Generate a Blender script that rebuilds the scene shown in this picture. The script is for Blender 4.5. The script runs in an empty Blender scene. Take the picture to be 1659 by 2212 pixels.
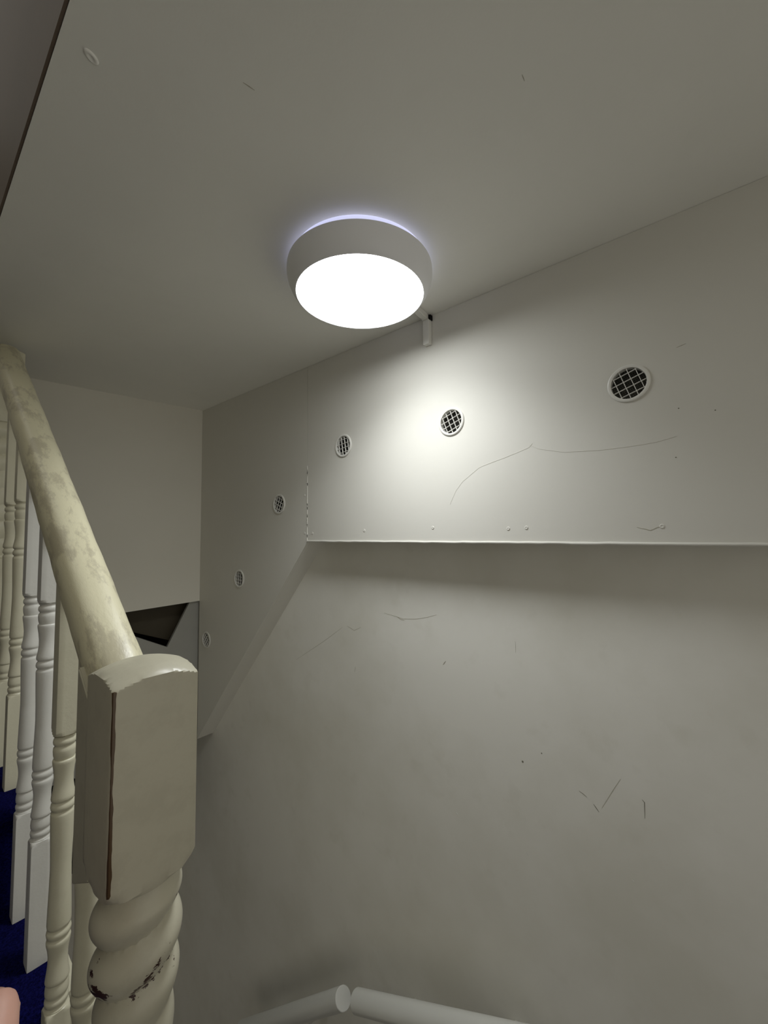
import bpy, bmesh, math, random
from mathutils import Vector, Matrix

# ------------------------------------------------------------------ camera
SC = bpy.context.scene
COL = SC.collection
CZ = 1.2                                   # eye height above the landing floor
F_PX = 883.23
r = Vector((0.64401, -0.76498, -0.00766)).normalized()
w = Vector((0.76416, 0.64278, 0.05386)).normalized()
u = r.cross(w).normalized()
r = w.cross(u).normalized()
cam_d = bpy.data.cameras.new('camera')
cam = bpy.data.objects.new('camera', cam_d)
COL.objects.link(cam)
cam.matrix_world = Matrix(((r.x, u.x, -w.x, 0), (r.y, u.y, -w.y, 0), (r.z, u.z, -w.z, CZ), (0, 0, 0, 1)))
cam_d.sensor_fit = 'HORIZONTAL'
cam_d.sensor_width = 36
cam_d.lens = 36 * F_PX / 1659
cam_d.clip_start = 0.01
SC.camera = cam

# ------------------------------------------------------------------ world, exposure
wd = bpy.data.worlds.new('world'); SC.world = wd
wd.use_nodes = True
wd.node_tree.nodes['Background'].inputs[0].default_value = (1.0, 0.97, 0.88, 1)
wd.node_tree.nodes['Background'].inputs[1].default_value = 0.40
SC.view_settings.view_transform = 'Standard'
SC.view_settings.look = 'None'
SC.view_settings.gamma = 1
SC.view_settings.use_curve_mapping = False
SC.view_settings.exposure = 0.6
LAMP_POWER = 7.2        # glow of the opal diffuser itself
BEAM_POWER = 1.7        # narrowed area light added under it to brighten the lower wall
SC.cycles.max_bounces = 16
SC.cycles.diffuse_bounces = 12

# ------------------------------------------------------------------ main dimensions
XR = 0.956        # face of the vented boxing
XW = 1.036        # main right wall behind it
YL = 1.9794       # corner with the far wall
ZC = 1.82         # low ceiling
XE = 0.106        # edge of the low ceiling over the stairwell
NX, NY = 0.194, 0.538   # newel centre
DL = Vector((-0.99133, 0.13139, 0))        # direction of the far wall, away from the corner
NL = Vector((0.13139, 0.99133, 0))         # into the far wall

# ------------------------------------------------------------------ helpers
def tag(o, label=None, cat=None, group=None, kind=None):
    if label: o['label'] = label
    if cat: o['category'] = cat
    if group: o['group'] = group
    if kind: o['kind'] = kind
    return o

def finish(name, bm, mat, parent=None, smooth=None):
    bmesh.ops.recalc_face_normals(bm, faces=bm.faces)
    me = bpy.data.meshes.new(name)
    bm.to_mesh(me); bm.free()
    if mat: me.materials.append(mat)
    if smooth is not None:
        for p in me.polygons: p.use_smooth = True
        me.set_sharp_from_angle(angle=math.radians(smooth))
    o = bpy.data.objects.new(name, me)
    COL.objects.link(o)
    if parent: o.parent = parent
    return o

def empty(name, loc, rz=0):
    o = bpy.data.objects.new(name, None)
    o.empty_display_size = 0.05
    COL.objects.link(o); o.location = loc; o.rotation_euler = (0, 0, rz)
    return o

def add_box(bm, lo, hi):
    vs = [bm.verts.new((x, y, z)) for x in (lo[0], hi[0]) for y in (lo[1], hi[1]) for z in (lo[2], hi[2])]
    for f in ((0, 1, 3, 2), (4, 6, 7, 5), (0, 4, 5, 1), (2, 3, 7, 6), (0, 2, 6, 4), (1, 5, 7, 3)):
        bm.faces.new([vs[i] for i in f])

def box(name, lo, hi, mat, parent=None, bevel=0):
    bm = bmesh.new(); add_box(bm, lo, hi)
    if bevel:
        bmesh.ops.bevel(bm, geom=bm.edges[:], offset=bevel, segments=3, affect='EDGES', profile=0.6)
    return finish(name, bm, mat, parent, 40 if bevel else None)

def add_prism(bm, pts, ax, n, holes=(), thick=0.012):
    """polygon pts (2D) mapped by ax(a,b)->Vector, extruded along n by thick; circular holes (a,b,r)"""
    edges = []
    def loop(P):
        vs = [bm.verts.new(ax(a, b)) for a, b in P]
        es = [bm.edges.new((vs[i], vs[(i + 1) % len(vs)])) for i in range(len(vs))]
        edges.extend(es)
    loop(pts)
    for (a, b, rr) in holes:
        loop([(a + rr * math.cos(t * math.pi / 24), b + rr * math.sin(t * math.pi / 24)) for t in range(48)])
    if holes:
        g = bmesh.ops.triangle_fill(bm, use_beauty=True, use_dissolve=False, edges=edges)
        faces = [f for f in g['geom'] if isinstance(f, bmesh.types.BMFace)]
    else:
        faces = [bm.faces.new([e.verts[0] for e in edges])]
    ex = bmesh.ops.extrude_face_region(bm, geom=faces)
    vs = [v for v in ex['geom'] if isinstance(v, bmesh.types.BMVert)]
    bmesh.ops.translate(bm, verts=vs, vec=Vector(n) * thick)

def prism(name, pts, ax, n, mat, parent=None, holes=(), thick=0.012):
    bm = bmesh.new(); add_prism(bm, pts, ax, n, holes, thick)
    return finish(name, bm, mat, parent)

def add_rings(bm, rings, n=48, fn=None, cap=True):
    """rings of (z, r, half-square or None) -> min(round, square) lathe; fn(theta,z) overrides radius"""
    prev = None
    first = last = None
    for ring in rings:
        z, rr, sq = ring[0], ring[1], ring[2] if len(ring) > 2 else None
        vs = []
        for i in range(n):
            t = 2 * math.pi * (i + 0.0) / n
            rad = fn(t, z) if (fn and rr is None) else rr
            if sq:
                rad = min(rad, sq / max(abs(math.cos(t)), abs(math.sin(t))))
            vs.append(bm.verts.new((rad * math.cos(t), rad * math.sin(t), z)))
        if prev:
            for i in range(n):
                bm.faces.new((prev[i], prev[(i + 1) % n], vs[(i + 1) % n], vs[i]))
        else: first = vs
        prev = vs
    if cap:
        bm.faces.new(first[::-1]); bm.faces.new(prev)

def tube(bm, pts, rad, n=8, flat=None):
    prev = None
    for k, p in enumerate(pts):
        p = Vector(p)
        a = Vector(pts[max(k - 1, 0)]); b = Vector(pts[min(k + 1, len(pts) - 1)])
        d = (b - a).normalized()
        x = d.cross(Vector((0, 0, 1)))
        if x.length < 1e-3: x = d.cross(Vector((1, 0, 0)))
        x.normalize(); y = x.cross(d)
        rr = rad[k] if isinstance(rad, (list, tuple)) else rad
        vs = [bm.verts.new(p + rr * (math.cos(2 * math.pi * i / n) * x + math.sin(2 * math.pi * i / n) * y)) for i in range(n)]
        if prev:
            for i in range(n):
                bm.faces.new((prev[i], prev[(i + 1) % n], vs[(i + 1) % n], vs[i]))
        else:
            bm.faces.new(vs[::-1])
        prev = vs
    bm.faces.new(prev)

# ------------------------------------------------------------------ materials
def new_mat(name, base, rough=0.5, spec=0.4):
    m = bpy.data.materials.new(name); m.use_nodes = True
    nt = m.node_tree; b = nt.nodes['Principled BSDF']
    b.inputs['Base Color'].default_value = (*base, 1)
    b.inputs['Roughness'].default_value = rough
    b.inputs['Specular IOR Level'].default_value = spec
    return m, nt, b

def N(nt, t, **kw):
    n = nt.nodes.new(t)
    for k, v in kw.items():
        if k.startswith('i_'): n.inputs[k[2:].replace('_', ' ')].default_value = v
        else: setattr(n, k, v)
    return n

def noise(nt, scale, detail=3, stretch=(1, 1, 1), rough=0.5, loc=(0, 0, 0)):
    tc = N(nt, 'ShaderNodeTexCoord'); mp = N(nt, 'ShaderNodeMapping')
    mp.inputs['Scale'].default_value = stretch
    mp.inputs['Location'].default_value = loc
    nt.links.new(tc.outputs['Object'], mp.inputs['Vector'])
    n = N(nt, 'ShaderNodeTexNoise')
    n.inputs['Scale'].default_value = scale; n.inputs['Detail'].default_value = detail
    n.inputs['Roughness'].default_value = rough
    nt.links.new(mp.outputs['Vector'], n.inputs['Vector'])
    return n.outputs['Fac']

def ramp(nt, src, a, b, c0=(0, 0, 0, 1), c1=(1, 1, 1, 1)):
    rp = N(nt, 'ShaderNodeValToRGB')
    rp.color_ramp.elements[0].position = a; rp.color_ramp.elements[1].position = b
    rp.color_ramp.elements[0].color = c0; rp.color_ramp.elements[1].color = c1
    nt.links.new(src, rp.inputs['Fac'])
    return rp.outputs['Color']

def mix(nt, fac, a, b):
    m = N(nt, 'ShaderNodeMix', data_type='RGBA')
    for s, v in ((m.inputs[6], a), (m.inputs[7], b)):
        if isinstance(v, tuple): s.default_value = (*v, 1) if len(v) == 3 else v
        else: nt.links.new(v, s)
    if isinstance(fac, float): m.inputs[0].default_value = fac
    else: nt.links.new(fac, m.inputs[0])
    return m.outputs[2]

def mul(nt, a, b):
    m = N(nt, 'ShaderNodeMath', operation='MULTIPLY')
    for s, v in ((m.inputs[0], a), (m.inputs[1], b)):
        if isinstance(v, (int, float)): s.default_value = v
        else: nt.links.new(v, s)
    return m.outputs[0]

def bump(nt, bsdf, src, strength, dist=0.002):
    bp = N(nt, 'ShaderNodeBump'); bp.inputs['Strength'].default_value = strength
    bp.inputs['Distance'].default_value = dist
    nt.links.new(src, bp.inputs['Height']); nt.links.new(bp.outputs['Normal'], bsdf.inputs['Normal'])

def wall_paint(name, base, smudge, amount, rough=0.55, bs=0.12, smooth_scale=2.2):
    m, nt, b = new_mat(name, base, rough, 0.3)
    n1 = ramp(nt, noise(nt, smooth_scale, 5, rough=0.6), 0.42, 0.68)
    n2 = ramp(nt, noise(nt, 14, 4, loc=(3, 1, 7)), 0.6, 0.75)
    c = mix(nt, mul(nt, n1, amount), base, smudge)
    c = mix(nt, mul(nt, n2, amount * 0.5), c, smudge)
    nt.links.new(c, b.inputs['Base Color'])
    bump(nt, b, noise(nt, 60, 4, rough=0.6), bs, 0.0015)
    return m

M_wall = wall_paint('dirty_wall_paint', (0.78, 0.765, 0.705), (0.64, 0.62, 0.54), 0.6)
M_panel = wall_paint('panel_paint', (0.66, 0.645, 0.59), (0.61, 0.595, 0.535), 0.3)
M_far = wall_paint('far_wall_paint', (0.76, 0.735, 0.655), (0.70, 0.675, 0.595), 0.35)
M_ceil = wall_paint('ceiling_paint', (0.82, 0.81, 0.75), (0.75, 0.74, 0.68), 0.4, bs=0.2)
M_fascia = wall_paint('brown_paint', (0.135, 0.100, 0.074), (0.11, 0.085, 0.066), 0.5)
M_shell = wall_paint('stairwell_paint', (0.80, 0.78, 0.71), (0.7, 0.68, 0.62), 0.4)
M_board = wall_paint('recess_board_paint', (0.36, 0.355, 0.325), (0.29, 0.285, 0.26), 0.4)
M_brown = wall_paint('bare_brown_board', (0.085, 0.07, 0.045), (0.06, 0.05, 0.03), 0.4)
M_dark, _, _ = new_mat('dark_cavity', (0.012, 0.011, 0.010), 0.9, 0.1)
M_plastic, _, _ = new_mat('white_plastic', (0.70, 0.69, 0.64), 0.35, 0.5)
M_hood, _, _ = new_mat('grey_lamp_housing', (0.84, 0.84, 0.85), 0.42, 0.4)
M_tube, _nt, _b = new_mat('white_tube_paint', (0.70, 0.70, 0.66), 0.3, 0.5)
bump(_nt, _b, noise(_nt, 25, 3), 0.1, 0.001)
M_crack, _, _ = new_mat('crack_line', (0.40, 0.38, 0.31), 0.9, 0.1)
M_faint, _, _ = new_mat('faint_hairline', (0.57, 0.55, 0.49), 0.9, 0.1)
M_scuff, _, _ = new_mat('dark_scuff', (0.20, 0.19, 0.15), 0.9, 0.1)

def carpet():
    m, nt, b = new_mat('navy_carpet', (0.012, 0.013, 0.16), 1.0, 0.05)
    n1 = noise(nt, 260, 3, rough=0.7)
    nt.links.new(mix(nt, ramp(nt, n1, 0.35, 0.7), (0.0015, 0.0015, 0.026), (0.008, 0.009, 0.10)), b.inputs['Base Color'])
    bump(nt, b, n1, 1.0, 0.006)
    return m
M_carpet = carpet()

def gloss_paint(name, base, worn, bare=None, amount=0.8, thr=(0.52, 0.62), stretch=(1, 1, 1), seed=0, chip_thr=0.7):
    m, nt, b = new_mat(name, base, 0.36, 0.5)
    n1 = ramp(nt, noise(nt, 9, 6, stretch, 0.7, (seed, 0, 0)), thr[0], thr[1])
    c = mix(nt, mul(nt, n1, amount), base, worn)
    if bare:
        n2 = ramp(nt, noise(nt, 16, 6, stretch, 0.65, (seed + 5, 2, 1)), chip_thr, chip_thr + 0.02)
        c = mix(nt, n2, c, bare)
    nt.links.new(c, b.inputs['Base Color'])
    bump(nt, b, noise(nt, 22, 5, stretch, 0.65, (seed, 3, 0)), 0.25, 0.003)
    return m, nt, b, c

CREAM = (0.69, 0.65, 0.47)
# handrail: worn greasy patches on top of the rail, drawn out along its length (local x)
M_rail, nt, b, c = gloss_paint('worn_cream_rail_paint', (0.70, 0.66, 0.47), (0.46, 0.42, 0.30), None, 0.75, (0.50, 0.58), (1.0, 2.6, 2.6), 2)
M_white, _, _, _ = gloss_paint('white_baluster_paint', (0.70, 0.69, 0.64), (0.64, 0.63, 0.57), None, 0.3)
M_cream, _, _, _ = gloss_paint('cream_baluster_paint', (0.68, 0.65, 0.50), (0.60, 0.57, 0.42), None, 0.4, seed=4)

def newel_mat():
    m, nt, b = new_mat('chipped_newel_paint', CREAM, 0.36, 0.5)
    tc = N(nt, 'ShaderNodeTexCoord'); sp = N(nt, 'ShaderNodeSeparateXYZ')
    nt.links.new(tc.outputs['Object'], sp.inputs[0])
    base = mix(nt, mul(nt, ramp(nt, noise(nt, 30, 5, (1, 1, 1), 0.7), 0.48, 0.62), 0.35), (0.50, 0.475, 0.37), (0.41, 0.385, 0.295))
    # worn edge on the corner facing the landing: brown wood showing along -x,-y corner
    ad = N(nt, 'ShaderNodeMath', operation='ADD'); nt.links.new(sp.outputs['X'], ad.inputs[0]); nt.links.new(sp.outputs['Y'], ad.inputs[1])
    nz = noise(nt, 30, 4, (1, 1, 0.25), 0.7)
    a2 = N(nt, 'ShaderNodeMath', operation='MULTIPLY_ADD'); nt.links.new(nz, a2.inputs[0]); a2.inputs[1].default_value = 0.009
    nt.links.new(ad.outputs[0], a2.inputs[2])
    lt = N(nt, 'ShaderNodeMath', operation='LESS_THAN'); nt.links.new(a2.outputs[0], lt.inputs[0]); lt.inputs[1].default_value = -0.0815
    c = mix(nt, lt.outputs[0], base, (0.085, 0.05, 0.022))
    # chips knocked out of the twist, thickest in one band
    band = N(nt, 'ShaderNodeMath', operation='SUBTRACT'); nt.links.new(sp.outputs['Z'], band.inputs[0]); band.inputs[1].default_value = 0.722
    ab = N(nt, 'ShaderNodeMath', operation='ABSOLUTE'); nt.links.new(band.outputs[0], ab.inputs[0])
    mr = N(nt, 'ShaderNodeMapRange'); nt.links.new(ab.outputs[0], mr.inputs[0])
    for i, v in ((1, 0.0), (2, 0.035), (3, 0.14), (4, -0.02)): mr.inputs[i].default_value = v
    zc = N(nt, 'ShaderNodeMath', operation='LESS_THAN'); nt.links.new(sp.outputs['Z'], zc.inputs[0]); zc.inputs[1].default_value = 0.79
    n3 = noise(nt, 34, 6, (1, 1, 1.6), 0.7, (2.3, 1.2, 0.7))
    s = N(nt, 'ShaderNodeMath', operation='ADD'); nt.links.new(n3, s.inputs[0]); nt.links.new(mr.outputs[0], s.inputs[1])
    g = N(nt, 'ShaderNodeMath', operation='GREATER_THAN'); nt.links.new(s.outputs[0], g.inputs[0]); g.inputs[1].default_value = 0.665
    c = mix(nt, mul(nt, g.outputs[0], zc.outputs[0]), c, (0.045, 0.02, 0.014))
    nt.links.new(c, b.inputs['Base Color'])
    bump(nt, b, noise(nt, 28, 5), 0.2, 0.002)
    return m
M_newel = newel_mat()

def emit(name, col, strength):
    m = bpy.data.materials.new(name); m.use_nodes = True
    nt = m.node_tree; b = nt.nodes['Principled BSDF']
    b.inputs['Base Color'].default_value = (0.8, 0.8, 0.8, 1)
    b.inputs['Emission Color'].default_value = (*col, 1)
    b.inputs['Emission Strength'].default_value = strength
    return m
M_diff = emit('lit_opal_diffuser', (0.96, 0.99, 1.0), LAMP_POWER)
M_glow = emit('glowing_gap', (0.58, 0.61, 0.95), 0.5)

# ------------------------------------------------------------------ the setting
def S(o): return tag(o, kind='structure')
# landing floor (carpeted), main right wall, outer shell
S(box('floor', (-0.85, -1.1, -0.2), (0.236, 0.58, 0.0), M_carpet))
S(box('floor_landing', (0.236, -1.1, -0.2), (XW, -0.35, 0.0), M_carpet))
S(box('floor_below', (-0.85, 2.1, -2.4), (XW + 0.1, 3.3, -2.3), M_carpet))
wall_right = S(box('wall_right', (XW, -1.1, -2.4), (XW + 0.12, 3.3, ZC + 0.12), M_wall))
S(box('wall_left', (-0.97, -1.1, -2.4), (-0.85, 3.3, 3.6), M_shell))
S(box('wall_front', (-0.97, 3.3, -2.4), (XW + 0.12, 3.42, 3.6), M_shell))
ceiling = S(box('ceiling', (XE, -1.1, ZC), (XW, 3.3, ZC + 0.12), M_ceil))
S(box('trim_1', (XE - 0.004, -1.1, ZC + 0.001), (XE - 0.0005, 3.3, 3.6), M_fascia))

# far wall of the well (slightly out of square), its lower edge above the recess
LO = Vector((XR, YL, 0))
def axL(off):
    return lambda a, z: LO + DL * a + NL * off + Vector((0, 0, z))
wall_far = S(prism('wall_far', [(-0.10, ZC), (-0.10, 0.886), (0.0, 0.8835), (0.33, 0.8675), (0.72, 0.849), (0.72, ZC)], axL(0), NL, M_far, thick=0.018))
# recess below: grey board with a notch, a bare brown board and a near-black sheet painting the darkness behind
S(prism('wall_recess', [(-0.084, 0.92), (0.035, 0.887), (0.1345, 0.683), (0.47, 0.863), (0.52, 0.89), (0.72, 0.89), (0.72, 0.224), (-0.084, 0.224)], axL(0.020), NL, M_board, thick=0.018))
S(prism('wall_recess_back', [(-0.06, 1.2), (-0.06, 0.624), (0.092, 0.687), (0.341, 0.790), (0.72, 0.95), (0.72, 1.2)], axL(0.12), NL, M_brown, thick=0.018))
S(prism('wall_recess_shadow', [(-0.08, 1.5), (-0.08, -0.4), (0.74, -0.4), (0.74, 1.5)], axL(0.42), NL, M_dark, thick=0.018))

# ------------------------------------------------------------------ vented boxing on the right wall
VENTS = [(0.145, 1.505), (0.563, 1.503), (0.980, 1.498), (1.339, 1.320), (1.622, 1.013), (1.904, 0.709)]
YS, ZB = 1.168, 1.173
boxing = empty('vented_boxing', (XR, YS, ZB))
tag(boxing, 'cream painted boxing board along the upper right wall, cut diagonally beyond its joint', 'boxing')
def axP(y, z): return Vector((0, y - YS, z - ZB))
HR = 0.0335
b1 = prism('board', [(-1.09, ZB), (YS - 0.0006, ZB), (YS - 0.0006, ZC - 0.0005), (-1.09, ZC - 0.0005)], axP, (1, 0, 0), M_panel, boxing,
           [(y, z, HR) for y, z in VENTS[:3]])
b1['label'] = 'long horizontal board with three vents'
b2 = prism('board', [(YS + 0.0006, ZB), (YL - 0.0005, 0.231), (YL - 0.0005, ZC - 0.0005), (YS + 0.0006, ZC - 0.0005)], axP, (1, 0, 0), M_panel, boxing,
           [(y, z, HR) for y, z in VENTS[3:]])
b2['label'] = 'board with diagonal lower edge and three vents'
bm = bmesh.new()
add_box(bm, (0.012, -1.09 - YS, 0), (XW - XR, 0, 0.012))
finish('bottom_board', bm, M_panel, boxing)
bm = bmesh.new()
d = Vector((0, YL - 0.0005 - YS, 0.231 - ZB)); n_ = Vector((0, -d.z, d.y)).normalized()
vs = []
for x in (0.012, XW - XR):
    for p in (Vector((0, 0, 0)), d, d + n_ * 0.012, n_ * 0.012):
        vs.append(bm.verts.new((x, p.y, p.z)))
bm.faces.new(vs[:4]); bm.faces.new(vs[4:][::-1])
for i in range(4): bm.faces.new((vs[i], vs[4 + i], vs[4 + (i + 1) % 4], vs[(i + 1) % 4]))
finish('diagonal_closing_board', bm, M_panel, boxing)
# thin bead along the bottom edge, and the raised filled joint between the boards
rng = random.Random(3)
bm = bmesh.new()
pts = []
for i in range(91):
    y = YS - i * 2.2 / 90
    pts.append(Vector((-0.0006, y - YS, 0.0035 + rng.uniform(-.0006, .0006))))
tube(bm, pts, [0.0036 + rng.uniform(-.0004, .0004) for _ in pts], 8)
finish('edge_bead', bm, M_panel, boxing, 60)
bm = bmesh.new()
pts = [Vector((-0.0007, rng.uniform(-.0003, .0003), 0.002 + i * 0.0125)) for i in range(23)]
tube(bm, pts, [0.0013 + rng.uniform(-.0001, .0002) for _ in pts], 6)
finish('joint_seam', bm, M_panel, boxing, 60)
for (y, z) in [(1.1394, 0.0047), (0.8866, 0.0117), (0.6275, 0.0165), (0.4096, 0.0108), (0.3651, 0.0123), (0.0986, 0.0108), (1.184, 0.144), (1.1834, 0.005), (1.1823, 0.3843)]:
    bm = bmesh.new()
    add_rings(bm, [(0.0, 0.0045), (0.0008, 0.0042), (0.0013, 0.003), (0.0007, 0.0018), (0.0004, 0.0004)], 16)
    o = finish('screw_head', bm, M_panel, boxing, 60)
    o.rotation_euler = (0, -math.pi / 2, 0); o.location = axP(y, z + CZ)

# marks on surfaces --------------------------------------------------------
def ribbon(name, pts, width, mat, parent, nrm, off=0.0004, inv=None):
    """thin surface crack following pts (world), tapering to both ends"""
    nrm = Vector(nrm); P = [Vector(p) for p in pts]
    # densify with a little wander
    Q = []
    for a, b_ in zip(P[:-1], P[1:]):
        k = max(2, int((b_ - a).length / 0.01))
        for i in range(k):
            q = a.lerp(b_, i / k)
            side = (b_ - a).normalized().cross(nrm)
            Q.append(q + side * rng.uniform(-0.0003, 0.0003))
    Q.append(P[-1])
    bm = bmesh.new(); prev = None
    for i, q in enumerate(Q):
        dd = (Q[min(i + 1, len(Q) - 1)] - Q[max(i - 1, 0)]).normalized()
        s = dd.cross(nrm).normalized()
        t = i / (len(Q) - 1)
        wd_ = width * (0.35 + 0.65 * math.sin(math.pi * t)) * rng.uniform(0.8, 1.1) * 0.38
        q = q + nrm * off - (inv or Vector())
        cur = [bm.verts.new(q - s * wd_ - nrm * off * 1.5), bm.verts.new(q - s * wd_ * .8), bm.verts.new(q + s * wd_ * .8), bm.verts.new(q + s * wd_ - nrm * off * 1.5)]
        if prev:
            for j in range(3): bm.faces.new((prev[j], prev[j + 1], cur[j + 1], cur[j]))
        prev = cur
    return finish(name, bm, mat, parent)

def on(X, pts): return [(X, y, z + CZ) for (y, z) in pts]
binv = boxing.location.copy()
NXm = (-1, 0, 0)
for pts, wd_, mt in (
    ([(0.3455, 0.2105), (0.3534, 0.2017), (0.4028, 0.1882), (0.4516, 0.1769), (0.4836, 0.1687), (0.5311, 0.1371), (0.5524, 0.1141), (0.5716, 0.0779)], 0.0012, M_faint),
    ([(0.3533, 0.2073), (0.3297, 0.1951), (0.2736, 0.1798), (0.1988, 0.1747), (0.1476, 0.1742), (0.1001, 0.1765), (0.0686, 0.1834)], 0.0012, M_faint),
    ([(0.0628, 0.3553), (0.0476, 0.3588)], 0.0016, M_crack),
    ([(0.1404, 0.0097), (0.1255, 0.0058), (0.1179, 0.0029), (0.1062, 0.0091), (0.0986, 0.0108)], 0.0022, M_crack)):
    ribbon('crack', on(XR, pts), wd_, mt, boxing, NXm, inv=binv)
for pts, wd_, mt in (
    ([(1.3318, -0.4946), (1.1677, -0.3961), (1.069, -0.3314)], 0.0013, M_crack),
    ([(1.0456, -0.3233), (1.0273, -0.3289), (1.0115, -0.3346), (0.9782, -0.3188)], 0.0018, M_crack),
    ([(0.8738, -0.258), (0.8217, -0.2636), (0.7975, -0.2678), (0.7438, -0.2611), (0.701, -0.2502), (0.6713, -0.2398)], 0.0016, M_crack),
    ([(0.8217, -0.2636), (0.805, -0.2705), (0.790, -0.2715)], 0.003, M_crack),
    ([(0.2886, -0.5958), (0.272, -0.6037)], 0.0018, M_scuff), ([(0.2588, -0.6137), (0.2479, -0.6263)], 0.0024, M_scuff),
    ([(0.1632, -0.5656), (0.1592, -0.5697), (0.1595, -0.6027)], 0.002, M_scuff),
    ([(0.2419, -0.6148), (0.2028, -0.5384)], 0.0010, M_crack),
    ([(0.6515, -0.3811), (0.6419, -0.3687)], 0.004, M_crack), ([(0.416, -0.7914), (0.4116, -0.8003)], 0.003, M_plastic),
    ([(1.0054, -0.4568), (1.01, -0.4766)], 0.0016, M_crack), ([(0.4325, -0.2784), (0.432, -0.3077)], 0.0013, M_crack),
    ([(0.6163, -0.7805), (0.609, -0.7837)], 0.003, M_plastic), ([(0.188, -0.7404), (0.1838, -0.7429)], 0.003, M_plastic)):
    ribbon('crack', on(XW, pts), wd_, mt, wall_right, NXm)

def speck(X, y, z, rr, mat, parent, inv=Vector()):
    bm = bmesh.new()
    add_rings(bm, [(-0.0002, rr), (0.0006, rr * 0.8), (0.0009, rr * 0.2)], 10)
    o = finish('speck', bm, mat, parent, 60)
    o.rotation_euler = (0, -math.pi / 2, 0); o.location = Vector((X, y, z + CZ)) - inv
for y, z, rr in ((0.0716, 0.1426, 0.0012), (0.0637, 0.2365, 0.0012), (0.0097, 0.2219, 0.0012)): speck(XR, y, z, rr, M_scuff, boxing, binv)
for y, z, rr in ((0.4208, -0.5755, 0.0026), (0.3726, -0.5392, 0.0016)): speck(XW, y, z, rr, M_scuff, wall_right)
ribbon('crack', [(0.2826, 0.4845, ZC), (0.2985, 0.4812, ZC)], 0.0016, M_crack, ceiling, (0, 0, -1))
ribbon('crack', [(0.5216, 0.1885, ZC), (0.5321, 0.1894, ZC)], 0.0014, M_crack, ceiling, (0, 0, -1))
# shallow plaster blister on the ceiling
bm = bmesh.new()
add_rings(bm, [(0.001, 0.011), (-0.0012, 0.0095), (-0.0022, 0.006), (-0.0008, 0.0035), (-0.0004, 0.001)], 24)
o = finish('plaster_blister', bm, M_ceil, ceiling, 60)
o.location = (0.1389, 0.6061, ZC); o.scale = (0.95, 0.6, 1.2); o.rotation_euler = (0, 0, 0.5)

# ------------------------------------------------------------------ round air vents
def make_vent(name):
    root = empty(name, (0, 0, 0))
    bm = bmesh.new()   # rim lathe about z (z = out of the wall)
    prof = [(-0.011, 0.0325), (0.0, 0.0325), (0.0, 0.0388), (0.0022, 0.0388), (0.0034, 0.0375), (0.0038, 0.035), (0.0030, 0.0322), (-0.011, 0.0315)]
    prev = None; first = None
    for z, rr in prof:
        vs = [bm.verts.new((rr * math.cos(2 * math.pi * i / 64), rr * math.sin(2 * math.pi * i / 64), z)) for i in range(64)]
        if prev:
            for i in range(64): bm.faces.new((prev[i], prev[(i + 1) % 64], vs[(i + 1) % 64], vs[i]))
        else: first = vs
        prev = vs
    for i in range(64): bm.faces.new((prev[i], prev[(i + 1) % 64], first[(i + 1) % 64], first[i]))
    finish('rim', bm, M_plastic, root, 35)
    bm = bmesh.new()
    R = 0.0319
    for axis in (0, 1):
        for k in (-1.5, -0.5, 0.5, 1.5):
            c_ = k * 0.0142
            h = math.sqrt(R * R - c_ * c_)
            if axis == 0: add_box(bm, (c_ - 0.0006, -h, -0.0032), (c_ + 0.0006, h, 0.0010))
            else: add_box(bm, (-h, c_ - 0.0005, -0.0032), (h, c_ + 0.0005, 0.0006))
    finish('grille', bm, M_plastic, root)
    bm = bmesh.new()   # fine insect mesh behind
    for k in range(-8, 9):
        c_ = k * 0.0037; h2 = R * R - c_ * c_
        if h2 <= 0: continue
        h = math.sqrt(h2)
        add_box(bm, (c_ - 0.00025, -h, -0.0105), (c_ + 0.00025, h, -0.0098))
        add_box(bm, (-h, c_ - 0.00025, -0.0112), (h, c_ + 0.00025, -0.0105))
    finish('insect_mesh', bm, M_dark, root)
    return root

def copy_tree(o, parent=None):
    c = o.copy(); COL.objects.link(c); c.parent = parent
    for ch in list(o.children): copy_tree(ch, c)
    return c

V_LABEL = ['largest round white grille vent, nearest the right edge of the photo',
           'round white grille vent on the cream boxing, middle of the level row of three',
           'round white grille vent just right of the vertical board joint',
           'small round grille vent just left of the vertical joint, top of the diagonal three',
           'small round grille vent halfway down the diagonal board',
           'smallest round grille vent, lowest on the diagonal board beside the far corner']
V_ROT = [19, 20, 8.5, 67.5, 86, 44]
vent0 = make_vent('air_vent')
for i, ((y, z), a) in enumerate(zip(VENTS, V_ROT)):
    v = vent0 if i == 0 else copy_tree(vent0)
    v.location = (XR - 0.0002, y, z)
    # local z -> -X of the world
    v.rotation_mode = 'QUATERNION'
    v.rotation_quaternion = Matrix(((0, 0, -1), (-1, 0, 0), (0, 1, 0))).to_quaternion() @ Matrix.Rotation(math.radians(a), 3, 'Z').to_quaternion()
    tag(v, V_LABEL[i], 'vent', 'round vents in the cream boxing')

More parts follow.
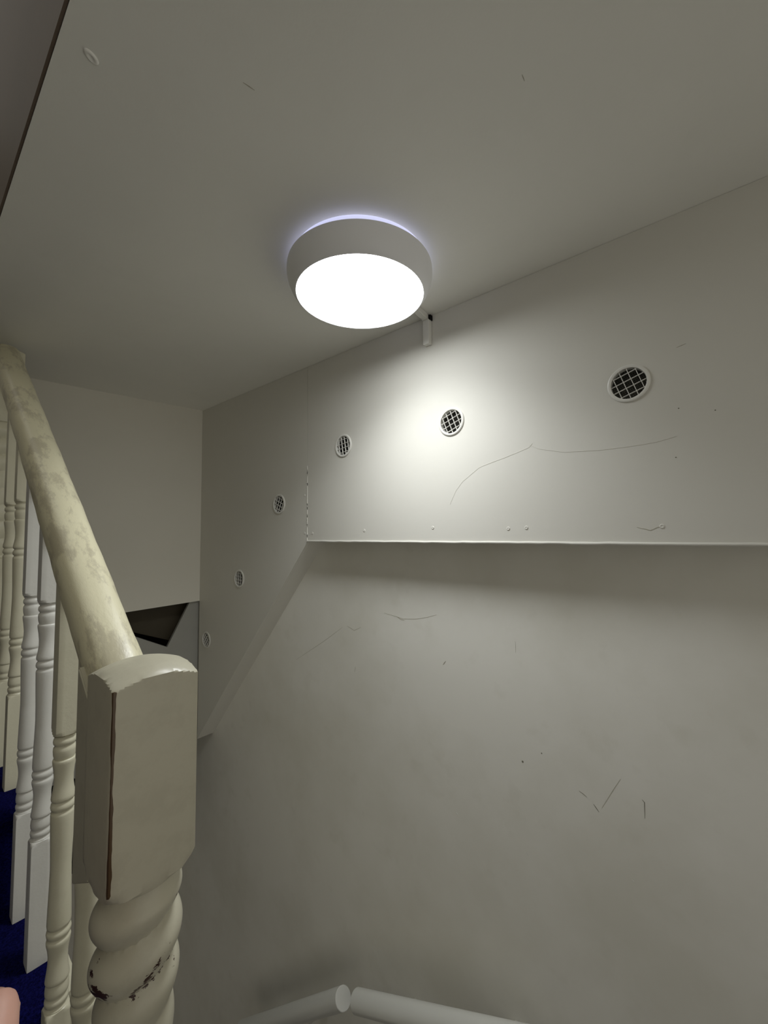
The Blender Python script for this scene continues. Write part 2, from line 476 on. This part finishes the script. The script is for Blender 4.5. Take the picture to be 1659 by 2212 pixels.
# ------------------------------------------------------------------ ceiling lamp
LX, LY = 0.665, 0.6256
lamp = empty('ceiling_lamp', (LX, LY, ZC))
tag(lamp, 'lit round bulkhead lamp with grey housing on the low ceiling', 'lamp')
bm = bmesh.new()
add_rings(bm, [(0.0, 0.150), (-0.010, 0.152), (-0.022, 0.150)], 96)
o = finish('glowing_base', bm, M_glow, lamp, 40)
o['label'] = 'bluish glowing gap against the ceiling'
bm = bmesh.new()
prof = [(-0.020, 0.120), (-0.0185, 0.162), (-0.0195, 0.1640), (-0.024, 0.1650), (-0.036, 0.1650), (-0.048, 0.1625), (-0.060, 0.1575), (-0.069, 0.1515), (-0.0745, 0.1468), (-0.0755, 0.1450), (-0.0735, 0.1435), (-0.060, 0.1430)]
prev = None
for z, rr in prof:
    vs = [bm.verts.new((rr * math.cos(2 * math.pi * i / 128), rr * math.sin(2 * math.pi * i / 128), z)) for i in range(128)]
    if prev:
        for i in range(128): bm.faces.new((prev[i], prev[(i + 1) % 128], vs[(i + 1) % 128], vs[i]))
    else: bm.faces.new(vs)
    prev = vs
finish('housing', bm, M_hood, lamp, 40)
bm = bmesh.new()
rings = [(-0.068, 0.1432)]
for k in range(13):
    a = k / 12 * math.pi / 2
    rings.append((-0.0735 - 0.007 * math.sin(a), 0.1432 * math.cos(a) + 0.0005))
add_rings(bm, rings, 96)
finish('diffuser', bm, M_diff, lamp, 60)

ld = bpy.data.lights.new('lamp_beam', 'AREA')
ld.shape = 'DISK'; ld.size = 0.27; ld.energy = BEAM_POWER; ld.color = (0.96, 0.99, 1.0); ld.spread = math.radians(125)
lb = bpy.data.objects.new('lamp_beam', ld); COL.objects.link(lb)
lb.parent = lamp; lb.location = (0, 0, -0.0825)

# cable conduit: ceiling piece and a short drop down the boxing
cond = empty('cable_conduit', (XR, 0.633, ZC))
tag(cond, 'short white square cable conduit behind the lamp, bent down the boxing', 'conduit')
a = Vector((-0.115, -0.012, 0)); b_ = Vector((-0.014, 0.0, 0))
bm = bmesh.new()
dd = (b_ - a).normalized(); s = Vector((-dd.y, dd.x, 0)) * 0.0085
vs = []
for p in (a, b_):
    for q in ((-1, 0), (1, 0), (1, -0.016), (-1, -0.016)):
        vs.append(bm.verts.new(p + s * q[0] + Vector((0, 0, q[1] - 0.0003))))
bm.faces.new(vs[:4]); bm.faces.new(vs[4:][::-1])
for i in range(4): bm.faces.new((vs[i], vs[4 + i], vs[4 + (i + 1) % 4], vs[(i + 1) % 4]))
bmesh.ops.bevel(bm, geom=bm.edges[:], offset=0.0012, segments=2, affect='EDGES')
finish('ceiling_run', bm, M_plastic, cond, 40)
o = box('wall_drop', (-0.0165, -0.0115, -0.086), (-0.0003, 0.0080, -0.016), M_plastic, cond, 0.0012)
box('open_end', (-0.012, -0.0145, -0.0165), (-0.0004, -0.0085, -0.0025), M_dark, cond)

# ------------------------------------------------------------------ staircase going up on the left
RUN, RISE, Y0 = 0.292, 0.205, 0.642
TX = [0.0 + RISE * (k + 1) for k in range(7)]
stair = empty('staircase', (0, Y0, 0))
tag(stair, 'staircase with dark navy carpet rising left of the white balusters', 'staircase')
for k in range(7):
    z = RISE * (k + 1)
    y0 = k * RUN
    bm = bmesh.new()
    # tread with a rounded nosing, riser below: one profile extruded across the flight
    prof = [(0.0, z - RISE + 0.001), (0.0, z - 0.034)]
    for j in range(9):
        t = math.pi * (0.5 + j / 8)
        prof.append((-0.008 + 0.017 * math.cos(-t) , z - 0.017 - 0.017 * math.sin(t)))
    prof += [(RUN + 0.004, z), (RUN + 0.004, z - RISE + 0.001)]
    L = [bm.verts.new((-0.849, y0 + p[0], p[1])) for p in prof]
    Rr = [bm.verts.new((0.219, y0 + p[0], p[1])) for p in prof]
    m_ = len(prof)
    bm.faces.new(L); bm.faces.new(Rr[::-1])
    for i in range(m_): bm.faces.new((L[i], L[(i + 1) % m_], Rr[(i + 1) % m_], Rr[i]))
    finish('carpeted_step', bm, M_carpet, stair, 50)
bm = bmesh.new()
pts = [(-0.06, -0.2), (-0.06, 0.02)]
for k in range(7):
    pts += [(k * RUN - 0.02 if k else -0.02, RISE * k + 0.0), (k * RUN - 0.02, RISE * (k + 1) - 0.004)]
pts += [(7 * RUN, RISE * 7 - 0.004), (7 * RUN, RISE * 5)]
add_prism(bm, [(y, z) for y, z in pts], lambda y, z: Vector((0.220, y, z)), (1, 0, 0), thick=0.018)
finish('side_string', bm, M_cream, stair)
# lower flight going down behind the newel (carpeted)
low = empty('lower_staircase', (0.24, -0.35, 0))
tag(low, 'navy carpeted lower flight descending beside the right wall', 'staircase')
for k in range(9):
    z = -0.215 * (k + 1); y0 = 0.25 * k
    bm = bmesh.new(); add_box(bm, (0.0, y0 + 0.001, -0.215 * (k + 2)), (XW - 0.241, y0 + 0.25, z))
    finish('carpeted_step', bm, M_carpet, low)

# ------------------------------------------------------------------ turned balusters
BAL_T = [(0.0, 1.0), (0.006, 0.86), (0.010, 0.84), (0.014, 0.96), (0.024, 1.0), (0.032, 0.96), (0.037, 0.84), (0.042, 0.86), (0.047, 0.96),
         (0.058, 0.985), (0.075, 0.95), (0.086, 0.88), (0.090, 0.86), (0.0915, 0.96), (0.096, 1.0), (0.105, 0.985), (0.13, 0.89), (0.16, 0.82), (0.185, 0.82),
         (0.21, 0.90), (0.228, 1.0), (0.238, 1.02), (0.244, 0.98), (0.248, 0.86), (0.252, 0.88), (0.258, 1.0), (0.268, 1.04), (0.276, 1.0), (0.282, 0.87),
         (0.286, 0.86), (0.290, 0.98), (0.298, 1.01), (0.32, 1.0), (0.38, 0.96), (0.44, 0.91), (0.5, 0.88)]
def prof_full(hl):
    """mirror the top half of the turning onto the bottom half"""
    P = [(t, rr) for t, rr in BAL_T]
    P += [(1 - t, rr) for t, rr in reversed(BAL_T[:-1])]
    return P
HB = 0.0165

def make_baluster(top_len, turn_len, low_len, mat):
    """origin at the foot; square block, turning, square block"""
    root = empty('baluster', (0, 0, 0))
    zl, zt = low_len, low_len + turn_len
    bm = bmesh.new()
    cr = HB * 1.375
    add_rings(bm, [(0, cr, HB), (zl - 0.009, cr, HB), (zl - 0.005, HB * 1.24, HB), (zl - 0.002, HB * 1.1, HB), (zl, HB * 0.9, HB)], 32)
    finish('lower_block', bm, mat, root, 38)
    bm = bmesh.new()
    add_rings(bm, [(zt - t * turn_len, rr * HB * 0.99) for t, rr in prof_full(0)][::-1], 32)
    finish('turned_shaft', bm, mat, root, 70)
    bm = bmesh.new()
    # top cut on the rake of the handrail
    zz = zt + top_len
    rings = [(zt, HB * 0.9, HB), (zt + 0.002, HB * 1.1, HB), (zt + 0.005, HB * 1.24, HB), (zt + 0.009, cr, HB), (zz, cr, HB)]
    add_rings(bm, rings, 32)
    bm.verts.ensure_lookup_table()
    for v in bm.verts:
        if abs(v.co.z - zz) < 1e-6: v.co.z += 0.71 * v.co.y
    finish('upper_block', bm, mat, root, 38)
    return root

SLOPE = 0.71
def rail_z(y): return 1.2 - 0.165 + SLOPE * (y - 0.651)      # rail centre line
BYS = [0.712, 0.858, 1.004, 1.150, 1.296, 1.442]
BBL = [0.867, 0.867, 1.071, 1.071, 1.283, 1.283]             # bottom of each upper block
BLT = [0.436, 0.436, 0.634, 0.622, 0.829, 0.829]             # top of each lower block
BTR = [0.205, 0.205, 0.41, 0.41, 0.615, 0.615]               # tread each stands on
BMAT = [M_cream, M_cream, M_white, M_white, M_cream, M_cream]
BLAB = ['turned baluster nearest the newel post, half hidden behind its block',
        'cream turned baluster, second from the newel post, its lower block at the frame bottom',
        'white turned baluster standing at the front of the middle visible tread, third from the newel',
        'white turned baluster, fourth from the newel, behind the other white one',
        'narrow cream turned baluster, fifth from the newel post',
        'cream turned baluster at the left edge, farthest up the stairs']
for i in range(6):
    y = BYS[i] + HB
    o = make_baluster(rail_z(y) - 0.012 - BBL[i], BBL[i] - BLT[i], BLT[i] - BTR[i], BMAT[i])
    o.location = (0.179 + HB, y, BTR[i])
    tag(o, BLAB[i], 'baluster', 'turned balusters under the handrail')

# ------------------------------------------------------------------ handrail
rail_l = bmesh.new()
import itertools
ys0, ys1 = NY + 0.044, 1.665
ln = (ys1 - ys0) * math.sqrt(1 + SLOPE ** 2)
HWR, HHR = 0.0325, 0.035
sec = []
for i in range(40):
    t = 2 * math.pi * i / 40
    e = 2 / 2.5
    cx_ = math.copysign(abs(math.cos(t)) ** e, math.cos(t)) * HWR
    cz_ = math.copysign(abs(math.sin(t)) ** e, math.sin(t)) * HHR
    if cz_ < -HHR * 0.72: cz_ = -HHR * 0.86
    sec.append((cx_, cz_))
NSEG = 60
prev = None
for k in range(NSEG + 1):
    x = ln * k / NSEG
    wob = 1 + 0.012 * math.sin(k * 0.7) + 0.008 * math.sin(k * 1.9 + 1)
    vs = []
    for (a_, c_) in sec:
        xx = x + (SLOPE * c_ if k == 0 else 0) * -0.8      # plumb cut where it meets the newel
        vs.append(rail_l.verts.new((xx, a_ * wob, c_ * wob)))
    if prev:
        for i in range(len(sec)): rail_l.faces.new((prev[i], prev[(i + 1) % len(sec)], vs[(i + 1) % len(sec)], vs[i]))
    else: rail_l.faces.new(vs[::-1])
    prev = vs
rail_l.faces.new(prev)
rail = finish('handrail', rail_l, M_rail, None, 50)
rail.location = (NX, ys0, rail_z(ys0) - 0.003)
ang = math.atan(SLOPE)
dX = Vector((0, math.cos(ang), math.sin(ang))); dY = Vector((-1, 0, 0)); dZ = dX.cross(dY)
rail.rotation_mode = 'QUATERNION'
rail.rotation_quaternion = Matrix((dX, dY, dZ)).transposed().to_quaternion()
tag(rail, 'worn cream painted rounded handrail sloping up to the left from the newel post', 'handrail')

# ------------------------------------------------------------------ newel posts with barley twist
HN = 0.045
def make_newel():
    root = empty('newel_post', (0, 0, 0))
    cr = HN * 1.385
    ztop, zb = 1.037, 0.822
    bm = bmesh.new()
    rings = [(zb - 0.010, 0.036, HN), (zb - 0.006, 0.044, HN), (zb - 0.001, 0.053, HN), (zb + 0.008, 0.0595, HN), (zb + 0.014, cr, HN), (0.93, cr, HN)]
    hcap = 0.019; Rc = cr
    for k in range(14):
        rr = Rc * math.cos(k / 13 * math.pi / 2 * 0.97)
        zz = ztop + hcap * (1 - (rr / Rc) ** 2)
        rings.append((zz, rr, HN))
    add_rings(bm, rings, 96)
    finish('top_block', bm, M_newel, root, 30)
    pitch = 0.051
    def tw(t, z):
        ph = 2 * math.pi * z / pitch - t + 1.6
        e = 1.0
        if z > zb - 0.03: e = max(0.0, (zb + 0.006 - z) / 0.036)
        g = min(1.0, max(0.0, (z - 0.66) / 0.06))        # the twist fades out downwards
        top = max(e, 0.55)
        return (0.0335 + 0.0015 * (1 - g)) + (0.0045 + 0.0085 * g) * abs(math.cos(ph / 2)) ** 0.8 * top + 0.004 * (1 - e)
    bm = bmesh.new()
    zs = [0.40 + i * (zb + 0.004 - 0.40) / 170 for i in range(171)]
    add_rings(bm, [(z, None) for z in zs], 96, tw)
    finish('twisted_shaft', bm, M_newel, root, 50)
    bm = bmesh.new()
    add_rings(bm, [(0.0, cr, HN), (0.386, cr, HN), (0.394, 0.058, HN), (0.400, 0.048, HN), (0.405, 0.036, HN)], 96)
    finish('base_block', bm, M_newel, root, 30)
    return root
newel = make_newel()
newel.location = (NX, NY, 0)
tag(newel, 'near newel post with domed square block over a chipped barley twist', 'newel post', 'newel posts of the balustrade')
newel2 = copy_tree(newel)
newel2.location = (NX, 1.665 + HN, 0.735)
tag(newel2, 'far newel post at the top of the handrail, cut by the left edge', 'newel post', 'newel posts of the balustrade')

bm = bmesh.new()
add_prism(bm, [(HN - 0.001, 0.800), (0.107, 0.766), (0.107, rail_z(NY + 0.107) + 0.002), (HN - 0.001, rail_z(NY + HN) + 0.002)], lambda y, z: Vector((-HN + 0.0065, y, z)), (1, 0, 0), thick=0.077)
bmesh.ops.bevel(bm, geom=bm.edges[:], offset=0.0015, segments=2, affect='EDGES')
pk = finish('packing_block', bm, M_newel, newel, 40)
for ch in newel2.children:
    ch.data = ch.data.copy(); ch.data.materials[0] = M_cream
pk['label'] = 'plain wooden packing piece behind the block'

# ------------------------------------------------------------------ mopstick rail lengths on the right wall
def mopstick(name, a, b_, rad, label):
    root = empty(name, a)
    A = Vector((0, 0, 0)); B = Vector(b_) - Vector(a)
    bm = bmesh.new()
    d_ = B.normalized()
    pts = [A, A + d_ * 0.0015] + [A + B * (i / 12) for i in range(1, 12)] + [B - d_ * 0.0015, B]
    tube(bm, pts, [rad - 0.0015] + [rad] * (len(pts) - 2) + [rad - 0.0015], 40)
    finish('rail', bm, M_tube, root, 30)
    for t in (0.30, 0.85):
        p = A + B * t
        bm = bmesh.new()
        tube(bm, [p, p + Vector((0.01, 0, -0.045)), p + Vector((0.045, 0, -0.055)), p + Vector((XW - a[0] - 0.0005, 0, -0.055))], [0.008, 0.008, 0.008, 0.020], 12)
        finish('bracket', bm, M_plastic, root, 50)
    return tag(root, label, 'handrail', 'white round rails on the right wall')
TX_, TR = 0.955, 0.0285
mopstick('wall_handrail', (TX_, 0.985, -0.255), (TX_, 1.56, -0.765), TR, 'white round rail at the bottom, running down to the left, flat end showing')
mopstick('wall_handrail', (TX_, 0.925, -0.222), (TX_, 0.36, 0.07), TR, 'white round rail at the bottom, running off to the right')

# ------------------------------------------------------------------ the photographer's hand at the bottom left corner
M_skin, nt, b = new_mat('skin', (0.62, 0.36, 0.29), 0.5, 0.35)
b.inputs['Subsurface Weight'].default_value = 0.15
b.inputs['Subsurface Radius'].default_value = (0.01, 0.004, 0.002)
nt.links.new(mix(nt, noise(nt, 45, 4), (0.66, 0.39, 0.31), (0.54, 0.30, 0.235)), b.inputs['Base Color'])
bump(nt, b, noise(nt, 240, 4), 0.25, 0.0008)
M_sleeve, nt, b = new_mat('dark_sleeve', (0.03, 0.03, 0.035), 0.9, 0.1)
bump(nt, b, noise(nt, 18, 4), 0.5, 0.01)

person = empty('person', (0, 0, 0))
tag(person, 'person holding out a bare hand, only the pink knuckle showing at bottom left', 'person')
K = Vector((0.032, 0.429, 0.850))                  # middle of the knuckles
fd = Vector((0.10, 0.86, 0.30)).normalized()       # wrist to knuckles
sd = Vector((0.97, -0.14, -0.06)); sd = (sd - sd.dot(fd) * fd).normalized()   # towards the thumb side
nd = sd.cross(fd).normalized()
if nd.z < 0: nd = -nd
bm = bmesh.new()
def capsule(p, q, r0, r1, n=16):
    d_ = (q - p).normalized()
    pts = [p - d_ * r0 * 0.92, p - d_ * r0 * 0.6, p, p.lerp(q, 0.5), q, q + d_ * r1 * 0.6, q + d_ * r1 * 0.92]
    tube(bm, pts, [r0 * 0.38, r0 * 0.8, r0, (r0 + r1) / 2, r1, r1 * 0.8, r1 * 0.38], n)
wrist = K - fd * 0.085 - nd * 0.004
elbow = Vector((-0.12, 0.10, 0.60))
capsule(elbow, wrist - fd * 0.02, 0.040, 0.027, 24)
capsule(wrist - fd * 0.03, wrist, 0.027, 0.026, 24)
for off, r0, lens, bend in ((0.027, 0.0125, (0.043, 0.026, 0.020), 50), (0.009, 0.013, (0.048, 0.030, 0.021), 56),
                            (-0.010, 0.0125, (0.044, 0.028, 0.021), 62), (-0.028, 0.011, (0.034, 0.021, 0.018), 68)):
    kn = K + sd * off + nd * (0.004 - abs(off - 0.004) * 0.15)
    capsule(wrist + sd * off * 0.55, kn, 0.019, r0 + 0.002)
    a_ = math.radians(bend); p = kn
    for j, L_ in enumerate(lens):
        dirv = fd * math.cos(a_) - nd * math.sin(a_)
        q = p + dirv * L_
        capsule(p, q, r0 * (1 - 0.1 * j), r0 * (0.9 - 0.1 * j))
        p = q; a_ += math.radians(38 if j == 0 else 26)
# thumb leaves the side of the palm near its base
t0 = wrist + sd * 0.018 + fd * 0.015 - nd * 0.008
t1 = t0 + (sd * 0.55 + fd * 0.75 - nd * 0.5).normalized() * 0.040
t2 = t1 + (sd * 0.1 + fd * 0.85 - nd * 0.7).normalized() * 0.032
t3 = t2 + (-sd * 0.2 + fd * 0.7 - nd * 0.8).normalized() * 0.024
capsule(t0, t1, 0.018, 0.013); capsule(t1, t2, 0.0125, 0.0115); capsule(t2, t3, 0.0115, 0.0095)
hand = finish('arm_and_hand', bm, M_skin, person)
rm = hand.modifiers.new('remesh', 'REMESH'); rm.mode = 'VOXEL'; rm.voxel_size = 0.0022; rm.use_smooth_shade = True
sm = hand.modifiers.new('smooth', 'SMOOTH'); sm.iterations = 8; sm.factor = 0.6
bm = bmesh.new()
mid = elbow.lerp(wrist, 0.45)
shoulder = Vector((-0.30, -0.22, 0.98))
tube(bm, [mid, elbow.lerp(mid, 0.4), elbow + Vector((-0.01, -0.01, -0.01)), elbow.lerp(shoulder, 0.5), shoulder], [0.045, 0.050, 0.056, 0.062, 0.075], 24)
finish('sleeve', bm, M_sleeve, person, 50)
